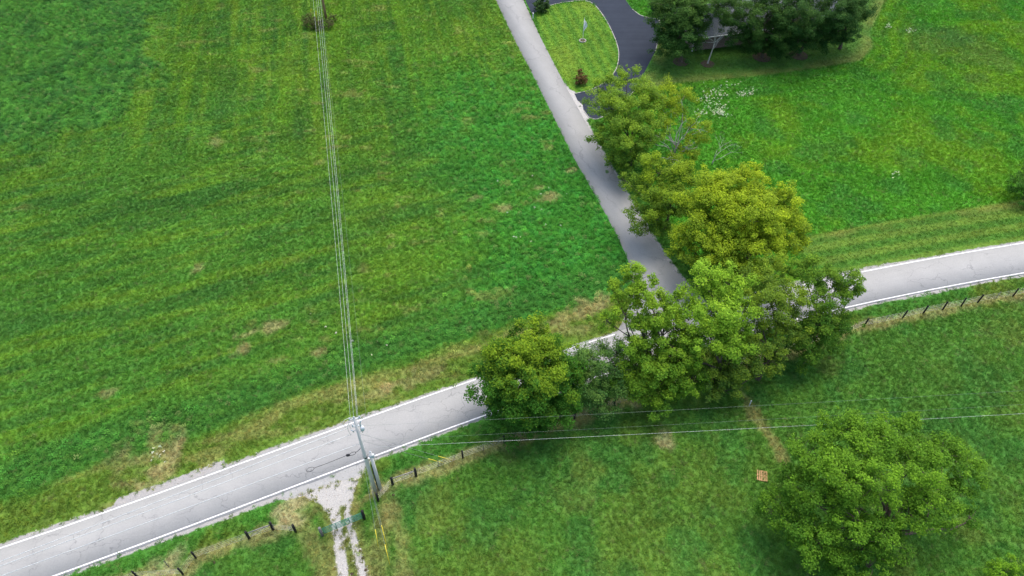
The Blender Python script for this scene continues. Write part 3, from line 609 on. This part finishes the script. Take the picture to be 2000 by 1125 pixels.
# clipped and ornamental shrubs
def shrub(label, px, py, rp, lo, hi, seed, zs=1.0, leaf=.12, name='round_shrub'):
    z = rp*depth(G(px, py))/FPX*zs*.85
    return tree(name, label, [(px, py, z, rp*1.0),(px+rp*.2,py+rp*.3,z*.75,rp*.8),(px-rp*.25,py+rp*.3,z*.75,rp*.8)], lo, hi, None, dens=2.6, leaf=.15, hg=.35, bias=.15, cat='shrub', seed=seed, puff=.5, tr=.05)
shrub('clipped dark green round shrub by the white marker post', 1057, 9, 15, (.02, .045, .014), (.05, .075, .03), 21)
shrub('reddish-brown round shrub on the striped lawn', 1135, 153, 13, (.055, .035, .016), (.15, .085, .04), 22)
shrub('dark evergreen shrub beside the garage apron', 1288, 8, 18, (.01, .028, .01), (.03, .055, .018), 23, 1.3)
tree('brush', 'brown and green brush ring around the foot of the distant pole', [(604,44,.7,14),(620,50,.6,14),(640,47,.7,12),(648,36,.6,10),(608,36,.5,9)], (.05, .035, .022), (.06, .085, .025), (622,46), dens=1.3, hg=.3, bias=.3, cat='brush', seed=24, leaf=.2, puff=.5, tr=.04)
# mulch rings under the house trees
for px, py, rr in ((1330,121,1.3),(1382,125,1.1),(1488,112,1.5),(1560,108,1.5)):
    c = G(px, py); pts = [(c.x+rr*math.cos(k*.39)*(1+.12*random.random()), c.y+rr*math.sin(k*.39)*(1+.12*random.random())) for k in range(16)]
    o = sheet('mulch_bed', pts, .05, M['mulch'], .05); tag(o, kind='structure')

# ------------------------------------------------------------------ house behind the dark trees
A = G(1352, 100); B = G(1640, 62); u = (B-A).normalized(); v = Vector((-u.y, u.x, 0)); Lh = (B-A).length; W = 9.5
hr = empty('house', A); R3 = Matrix((u, v, Vector((0, 0, 1)))).transposed()
def hp(a, b, z): return A+u*a+v*b+Vector((0, 0, z))
MB().box(hp(Lh/2, W/2, 1.35), (Lh, W, 2.7), ax=R3).build('wall', M['brick'], hr)
b = MB(); e = .6; rh = 5.6; z0 = 2.62
for sgn, y0 in ((1, -e), (-1, W+e)):
    q = [hp(-e, y0, z0), hp(Lh+e, y0, z0), hp(Lh+e, W/2, rh), hp(-e, W/2, rh)]; t = Vector((0, 0, .14)); b0 = len(b.v)
    b.v += q+[k+t for k in q]
    for fq in ((0, 1, 2, 3), (7, 6, 5, 4), (0, 4, 5, 1), (2, 6, 7, 3), (1, 5, 6, 2), (0, 3, 7, 4)): b.f.append(tuple(b0+k for k in fq))
roof = b.build('roof', M['roofing'], hr)
MB().box(hp(Lh/2, -e-.06, z0+.06), (Lh+2*e, .1, .13), ax=R3).build('gutter', M['white'], roof)
for a_ in (-.02, Lh+.02): 
    b = MB(); b.poly([hp(a_, 0, 2.7), hp(a_, W, 2.7), hp(a_, W/2, rh-.05)]); b.build('gable', M['roofing'], hr)
for k in (2, 3, 4):
    a_ = Lh*(.12+.19*k); wn_ = MB().box(hp(a_, -.03, 1.5), (1.3, .08, 1.3), ax=R3).build('window', M['white'], hr); MB().box(hp(a_, -.075, 1.5), (1.1, .03, 1.1), ax=R3).build('pane', M['glass'], wn_)
MB().box(hp(-.08, -.1, 1.3), (.1, .1, 2.6), ax=R3).build('downpipe', M['white'], hr)
tag(hr, 'brown brick house with blue-grey roof hidden behind dark trees', 'house')

# ------------------------------------------------------------------ flagpole, marker post, pallet
c = G(1138, 80); fpz = pole_z(c, 36); fr = empty('flagpole', c)
MB().tube([c, c+Vector((0, 0, fpz))], [.06, .035], 10).build('pole', M['white'], fr, True)
MB().lathe(c+Vector((0, 0, fpz)), [(.02, 0), (.07, .05), (.07, .09), (.02, .14)], 10).build('finial', M['galv'], fr, True)
b = MB()
for k in range(14): 
    a = k*2*math.pi/14; b.box(c+Vector((.55*math.cos(a), .55*math.sin(a), .07)), (.24, .16, .14), a+math.pi/2)
b.build('stone_ring', M['concrete'], fr)
MB().lathe(c, [(.48, 0), (.48, .05), (.1, .08)], 14).build('mulch', M['mulch'], fr)
tag(fr, 'white flagpole in a small stone ring on the striped lawn', 'flagpole')
nv = 14; V = []; F = []
for i in range(nv+1):
    for j in range(7):
        t = i/nv; s_ = j/6; V.append((.05+.55*s_*(.6+.4*math.sin(t*5)), .12*math.sin(s_*9+t*3), fpz-.15-t*1.7-.55*s_))
F = np.array([(i*7+j, i*7+j+1, (i+1)*7+j+1, (i+1)*7+j) for i in range(nv) for j in range(6)])
fo = np_mesh('flag', np.array(V)+np.array(c), F, M['flag'], smooth=True); sm = fo.modifiers.new('cloth', 'SOLIDIFY'); sm.thickness = .012
tag(fo, 'limp whitish flag hanging against the white flagpole', 'flag')
c = G(1041, 37); mr = empty('marker_post', c); MB().box(c+Vector((0, 0, .55)), (.14, .14, 1.1)).build('post', M['white'], mr); MB().box(c+Vector((0, 0, 1.13)), (.2, .2, .06)).build('cap', M['white'], mr)
tag(mr, 'short white marker post at the driveway mouth', 'post')
c = G(1488, 930); pr_ = empty('pallet', c); rz = math.radians(-12)
Rz = Matrix.Rotation(rz, 3, 'Z')
for k in (-.5, 0, .5): MB().box(c+Rz@Vector((0, k, .05)), (1.0, .09, .1), rz).build('stringer', M['pallet'], pr_)
for k in range(6): MB().box(c+Rz@Vector((-.45+.18*k, 0, .113)), (.12, 1.15, .022), rz).build('slat', M['pallet'], pr_)
tag(pr_, 'orange-brown wooden slatted pallet lying in pasture by the huge tree', 'pallet')
# low white marker in the pasture fence line
c = G(1463, 793); b = MB(); b.tube([c, c+Vector((0, 0, .9))], [.05, .04], 8); b.lathe(c+Vector((0, 0, .9)), [(.08, 0), (.08, .12), (.03, .16)], 8)
tag(b.build('pasture_stake', M['steel_grey'], None, True), 'pale grey stake beside the worn pasture path', 'stake')

# ------------------------------------------------------------------ fences and gate
def fence(label, line, thin, brace, ends, seed):
    P0 = [G(*q) for q in line]; root = empty('wire_fence', P0[0]); rd = random.Random(seed); tops = []
    for i, p in enumerate(P0):
        hh = 1.45+.1*rd.random(); ln = Vector((rd.gauss(0, .03), rd.gauss(0, .03), 0)); big = i in ends; r_ = .13 if big else .095
        b = MB(); b.tube([p-Vector((0, 0, .1)), p+Vector((0, 0, hh*.5))+ln*.5, p+Vector((0, 0, hh))+ln, p+Vector((0, 0, hh+.03))+ln], [r_, r_*.97, r_*.93, r_*.6], 9)
        b.build('post', M['post'], root, True)
    for q in thin:
        p = G(*q); b = MB(); b.box(p+Vector((0, 0, .7)), (.035, .05, 1.4)); b.box(p+Vector((.025, 0, .7)), (.035, .012, 1.4)); b.build('steel_stake', M['post_grey'], root)
    for i, j in brace:
        a_, b_ = P0[i]+Vector((0, 0, 1.15)), P0[j]+Vector((0, 0, 1.15)); MB().tube([a_, b_], .05, 8).build('brace_rail', M['post_grey'], root, True)
        MB().tube([P0[i]+Vector((0, 0, .2)), b_], .012, 5).build('brace_wire', M['galv'], root)
    for z in (.3, .6, .9, 1.2): MB().tube([p+Vector((0, 0, z)) for p in P0], .006, 4, False).build('wire', M['galv'], root)
    return tag(root, label, 'fence', 'wire fences along the pasture')
fence('black-post wire fence left of the green gate', FENCE_W+[(578,1039)], [(330,1107)], [(4, 5)], (4, 5, 6), 1)
fence('long black-post wire fence right of the utility poles along the pasture', [(739,978)]+FENCE_E, [(857,912),(944,881),(1728,628),(1944,584)], [(1, 2)], (0, 1, 2), 2)
ga, gb_ = G(630, 1046), G(712, 1013); gd = (gb_-ga).normalized(); gr = empty('farm_gate', ga)
a0, b0_ = ga+gd*.22, gb_-gd*.15
for k in range(5):
    z = .3+.26*k; MB().tube([a0+Vector((0, 0, z)), b0_+Vector((0, 0, z))], .032, 8).build('rail', M['green_tube'], gr, True)
for t in (0, .33, .67, 1):
    p = a0.lerp(b0_, t); MB().tube([p+Vector((0, 0, .25)), p+Vector((0, 0, 1.36))], .034, 8).build('upright', M['green_tube'], gr, True)
MB().tube([a0+Vector((0, 0, .8)), ga+Vector((0, 0, .8))], .02, 6).build('hinge', M['galv'], gr); MB().tube([b0_+Vector((0, 0, .9)), gb_+Vector((0, 0, .95))], .012, 5).build('latch_chain', M['galv'], gr)
tag(gr, 'green tubular steel farm gate across the gravel track', 'gate')
for p, mt, lab in ((ga, 'post_grey', 'grey gate post at the left end of the green gate'), (gb_, 'post', 'black gate post at the right end of the green gate')):
    b = MB(); b.tube([p-Vector((0, 0, .1)), p+Vector((0, 0, .9)), p+Vector((0, 0, 1.65)), p+Vector((0, 0, 1.7))], [.16, .15, .14, .09], 10); tag(b.build('gate_post', M[mt], None, True), lab, 'post', 'gate posts')

# ------------------------------------------------------------------ utility poles, wires, guys
PB = G(733, 958); PT = pole_z(PB, 817); QB = G(743, 955); QT = pole_z(QB, 884); FB = G(637, 36)
def insul(p, parent): MB().lathe(p, [(.03, 0), (.075, .03), (.045, .07), (.085, .11), (.05, .16), (.07, .2), (.03, .26)], 8).build('insulator', M['porcelain'], parent, True)
pr = empty('utility_pole', PB); pz = lambda py: pole_z(PB, py)
MB().tube([PB-Vector((0, 0, .2)), PB+Vector((0, 0, PT*.5)), PB+Vector((0, 0, PT))], [.2, .165, .125], 12).build('shaft', M['pole'], pr, True)
ldir = (G(0, 1093, pz(835))-(PB+Vector((0, 0, pz(835))))).normalized(); perp = Vector((-ldir.y, ldir.x, 0))
fdir = (FB-PB).normalized(); fper = Vector((-fdir.y, fdir.x, 0))
arm_z = (PT-.35, PT-1.5, PT-2.7)
Rf = Matrix((fper, fdir, Vector((0, 0, 1)))).transposed()
for k, z in enumerate(arm_z[:2]):
    ar = MB().box(PB+fdir*(.17)+Vector((0, 0, z)), (1.0-.2*k, .1, .12), ax=Rf).build('crossarm', M['steel_grey'], pr)
    for s in (-1, 1): insul(PB+fper*s*(.42-.1*k)+fdir*.17+Vector((0, 0, z+.06)), pr)
insul(PB+Vector((0, 0, PT)), pr)
for z, s in ((PT-1.1, 1), (PT-2.0, -1), (PT-2.5, 1)):
    cut = MB().tube([PB+ldir*-.35*s+Vector((0, 0, z)), PB+ldir*-.5*s+Vector((0, 0, z+.45))], .055, 8).build('cutout', M['porcelain'], pr, True)
    MB().tube([PB+Vector((0, 0, z+.15)), PB+ldir*-.42*s+Vector((0, 0, z+.2))], .025, 6).build('bracket', M['galv'], cut)
MB().lathe(PB+ldir*-.42+Vector((0, 0, PT-2.2)), [(.02, -.05), (.16, 0), (.19, .06), (.19, .5), (.14, .56), (.05, .6)], 12).build('lightning_arrester', M['steel_grey'], pr, True)
for s, dz in ((1, .3), (.55, -.25), (.75, -1.0)):
    p0 = PB+fdir*.2+Vector((0, 0, PT-.2+dz*.4)); p1 = PB+ldir*s*.9+Vector((0, 0, PT-1.3+dz)); pts = [p0.lerp(p1, t)+ldir*.5*math.sin(math.pi*t)*s+Vector((0, 0, .55*math.sin(math.pi*t))) for t in [i/10 for i in range(11)]]
    MB().tube(pts, .018, 5).build('jumper', M['alu'], pr, True)
MB().tube([PB+perp*-.2+Vector((0, 0, .1)), PB+perp*-.17+Vector((0, 0, PT*.62))], .035, 6).build('conduit', M['steel_grey'], pr)
MB().lathe(PB+Vector((0, 0, pz(893))), [(.2, 0), (.2, .16)], 12).build('band', M['cable'], pr)
tag(pr, 'tall weathered grey utility pole carrying the lines beside the farm entrance', 'utility pole', 'utility poles')
qr = empty('utility_pole', QB)
MB().tube([QB-Vector((0, 0, .2)), QB+Vector((0, 0, QT))], [.19, .145], 12).build('shaft', M['pole'], qr, True)
MB().lathe(QB+Vector((0, 0, QT-.75)), [(.17, 0), (.2, .04), (.2, .3), (.17, .34)], 12).build('band', M['steel_grey'], qr)
MB().box(QB+Vector((.2, -.05, QT-.5)), (.2, .2, .5)).build('equipment_box', M['steel_grey'], qr); insul(QB+Vector((0, 0, QT)), qr)
tag(qr, 'short grey pole standing just right of the tall utility pole', 'utility pole', 'utility poles')
b = MB(); c = PB.lerp(QB, .5)+Vector((0, .1, 0)); tag(b.tube([c, c+Vector((0, 0, QT*.62)), c+Vector((0, 0, QT*.7))], [.06, .055, .03], 8).build('riser_pipe', M['cable'], None, True), 'dark riser pipe between the tall and short grey poles', 'pipe')
FT = PT+.4; fr2 = empty('utility_pole', FB)
MB().tube([FB-Vector((0, 0, .2)), FB+Vector((0, 0, FT*.5)), FB+Vector((0, 0, FT))], [.25, .2, .15], 12).build('shaft', M['pole_brown'], fr2, True)
MB().box(FB-fdir*.2+Vector((0, 0, FT-.4)), (1.5, .1, .12), ax=Rf).build('crossarm', M['pole_brown'], fr2); insul(FB+Vector((0, 0, FT)), fr2)
for s in (-1, 1): insul(FB-fdir*.2+fper*s*.6+Vector((0, 0, FT-.34)), fr2)
tag(fr2, 'brown wooden pole at the top of the hay field', 'utility pole', 'utility poles')

def wire(label, a, b, sag, r=.009, mat='alu', cat='wire', group=None, name='overhead_wire', n=28):
    pts = [Vector(a).lerp(Vector(b), i/n)-Vector((0, 0, sag*4*(i/n)*(1-i/n))) for i in range(n+1)]
    return tag(MB().tube(pts, r, 6).build(name, M[mat], None, True), label, cat, group)
gN = 'wires running up the hay field'
wire('leftmost overhead wire running up the hay field', PB+fper*.32+fdir*.17+Vector((0, 0, arm_z[0]+.3)), FB+fper*.6-fdir*.2+Vector((0, 0, FT-.1)), .9, group=gN)
wire('top overhead wire running from pole tip to distant pole', PB+Vector((0, 0, PT+.26)), FB+Vector((0, 0, FT+.2)), .8, group=gN)
wire('third overhead wire from the left running up the hay field', PB-fper*.32+fdir*.17+Vector((0, 0, arm_z[0]+.3)), FB-fper*.6-fdir*.2+Vector((0, 0, FT-.1)), .9, group=gN)
wire('lower overhead wire from the tall pole up the hay field', PB+fdir*.18+Vector((0, 0, PT-2.3)), FB-fdir*.2+Vector((0, 0, FT-2.4)), 1.1, group=gN)
wire('faint rightmost thin wire running up the hay field', QB+Vector((0, 0, QT+.2)), FB+Vector((.2, 0, FT-4.0)), .8, .006, 'dull', group=gN)
gW = 'wires along the main road to the left'
for lab, y0, xe, ye, xr_ in (('highest wire over the main road to the left of the pole', 830, 0, 1093, .7), ('middle wire over the main road to the left of the pole', 843, 0, 1102, .6), ('lowest wire over the main road to the left of the pole', 865, 0, 1122, .1)):
    z = pz(y0); a_ = PB+Vector((0, 0, z))+ldir*xr_; e_ = G(xe, ye, z); d_ = (e_-a_); wire(lab, a_, a_+d_*1.9, .25, .024, group=gW)
gE = 'wires crossing the pasture to the right'
for lab, y0, ye, r_ in (('lowest and brightest wire crossing the pasture to the right', 874, 805, .0082), ('middle faint wire crossing the pasture to the right', 861, 787, .005), ('upper faint wire crossing the pasture to the right', 832, 760, .006)):
    z = pz(y0); a_ = PB+Vector((.15, 0, z)); e_ = G(2000, ye, z); wire(lab, a_, a_+(e_-a_)*1.4, .3, r_, 'alu' if r_ > .0075 else 'dull', group=gE)
# cable with splice case and slack loop
z = pz(872); a_ = PB+Vector((0, 0, z)); s1, s2, s3 = G(694, 884, z-.1), G(676, 890, z-.2), G(606, 917, z-.3)
sr = empty('splice_cable', a_)
dd = (s3-s2).normalized(); nn = Vector((-dd.y, dd.x, 0))
def loop(c, ra, rb): return [c+dd*ra*math.cos(k*math.pi/8)+nn*rb*math.sin(k*math.pi/8) for k in range(17)]
MB().tube([a_, s1.lerp(a_, .3)-Vector((0, 0, .1)), s1], .022, 6).build('lead', M['cable'], sr, True)
MB().tube(loop(s1+dd*.25, .3, .14), .024, 6).build('loop', M['cable'], sr, True)
MB().tube([s1+dd*.5, s1+dd*.56, s2+dd*-.06, s2], [.06, .125, .125, .06], 10).build('splice_case', M['cable'], sr, True)
MB().tube([s2, s2.lerp(s3, .5)-Vector((0, 0, .05)), s3-dd*.3], .02, 6).build('cable', M['cable'], sr, True)
MB().tube(loop(s3, .35, .2), .02, 6).build('loop', M['cable'], sr, True)
tag(sr, 'black cable with splice case and slack loop hanging over the main road', 'cable')
# guys with yellow guards
def guy(label, top, gx_, gy_, t0, group):
    p = G(gx_, gy_); root = empty('guy_wire', p); top = Vector(top); q = p.lerp(top, t0)
    MB().tube([p, top], .013, 5).build('strand', M['galv'], root); MB().tube([p.lerp(top, .004), q], .036, 8).build('guard', M['guard'], root, True)
    MB().tube([p-Vector((0, 0, .1)), p.lerp(top, .012)], .03, 6).build('anchor', M['galv'], root)
    return tag(root, label, 'guy wire', group)
gs = 'guy wires with yellow guards south of the poles'
P_ = lambda y_: PB+Vector((0, 0, pz(y_)))
guy('leftmost yellow-guarded guy wire below the tall pole', P_(850), 739, 1070, .17, gs)
guy('middle yellow-guarded guy wire below the tall pole', P_(836), 757, 1073, .21, gs)
guy('longest yellow-guarded guy wire reaching nearest the bottom edge', P_(822), 762, 1106, .16, gs)
ge = 'guy wires with yellow guards by the pasture fence'
guy('nearer yellow-guarded guy wire right of the poles by the pasture fence', P_(860), 866, 904, .2, ge)
guy('farther yellow-guarded guy wire right of the poles by the pasture fence', P_(846), 884, 899, .17, ge)
gf = 'guy wires of the distant brown pole'
guy('left yellow-guarded guy wire in brush at the distant pole', FB+Vector((0, 0, FT-1)), 607, 34, .14, gf)
guy('right yellow-guarded guy wire in brush at the distant pole', FB+Vector((0, 0, FT-2.2)), 618, 43, .18, gf)
# dung and dark clods on the farm track
for px, py in ((703,1077),(709,1090),(714,1113),(687,1121),(768,967),(418,1099)):
    c = G(px, py); b = MB(); b.lathe(c, [(.15, 0), (.14, .04), (.08, .08), (.02, .1)], 9)
    for k in range(len(b.v)): b.v[k] = b.v[k]+Vector((random.gauss(0, .025), random.gauss(0, .025), 0))
    tag(b.build('clod', M['mulch'], None, True), {703:'dark clod on the right gravel rut, nearest the green gate',709:'dark clod on the right gravel rut, second from the green gate',714:'dark clod on the right gravel rut, farthest from the green gate',687:'dark clod beside the left gravel rut at the bottom edge',768:'dark clod in the dry grass right of the poles',418:'dark clod beside the left fence'}[px], 'clod', 'dark clods on the ground')
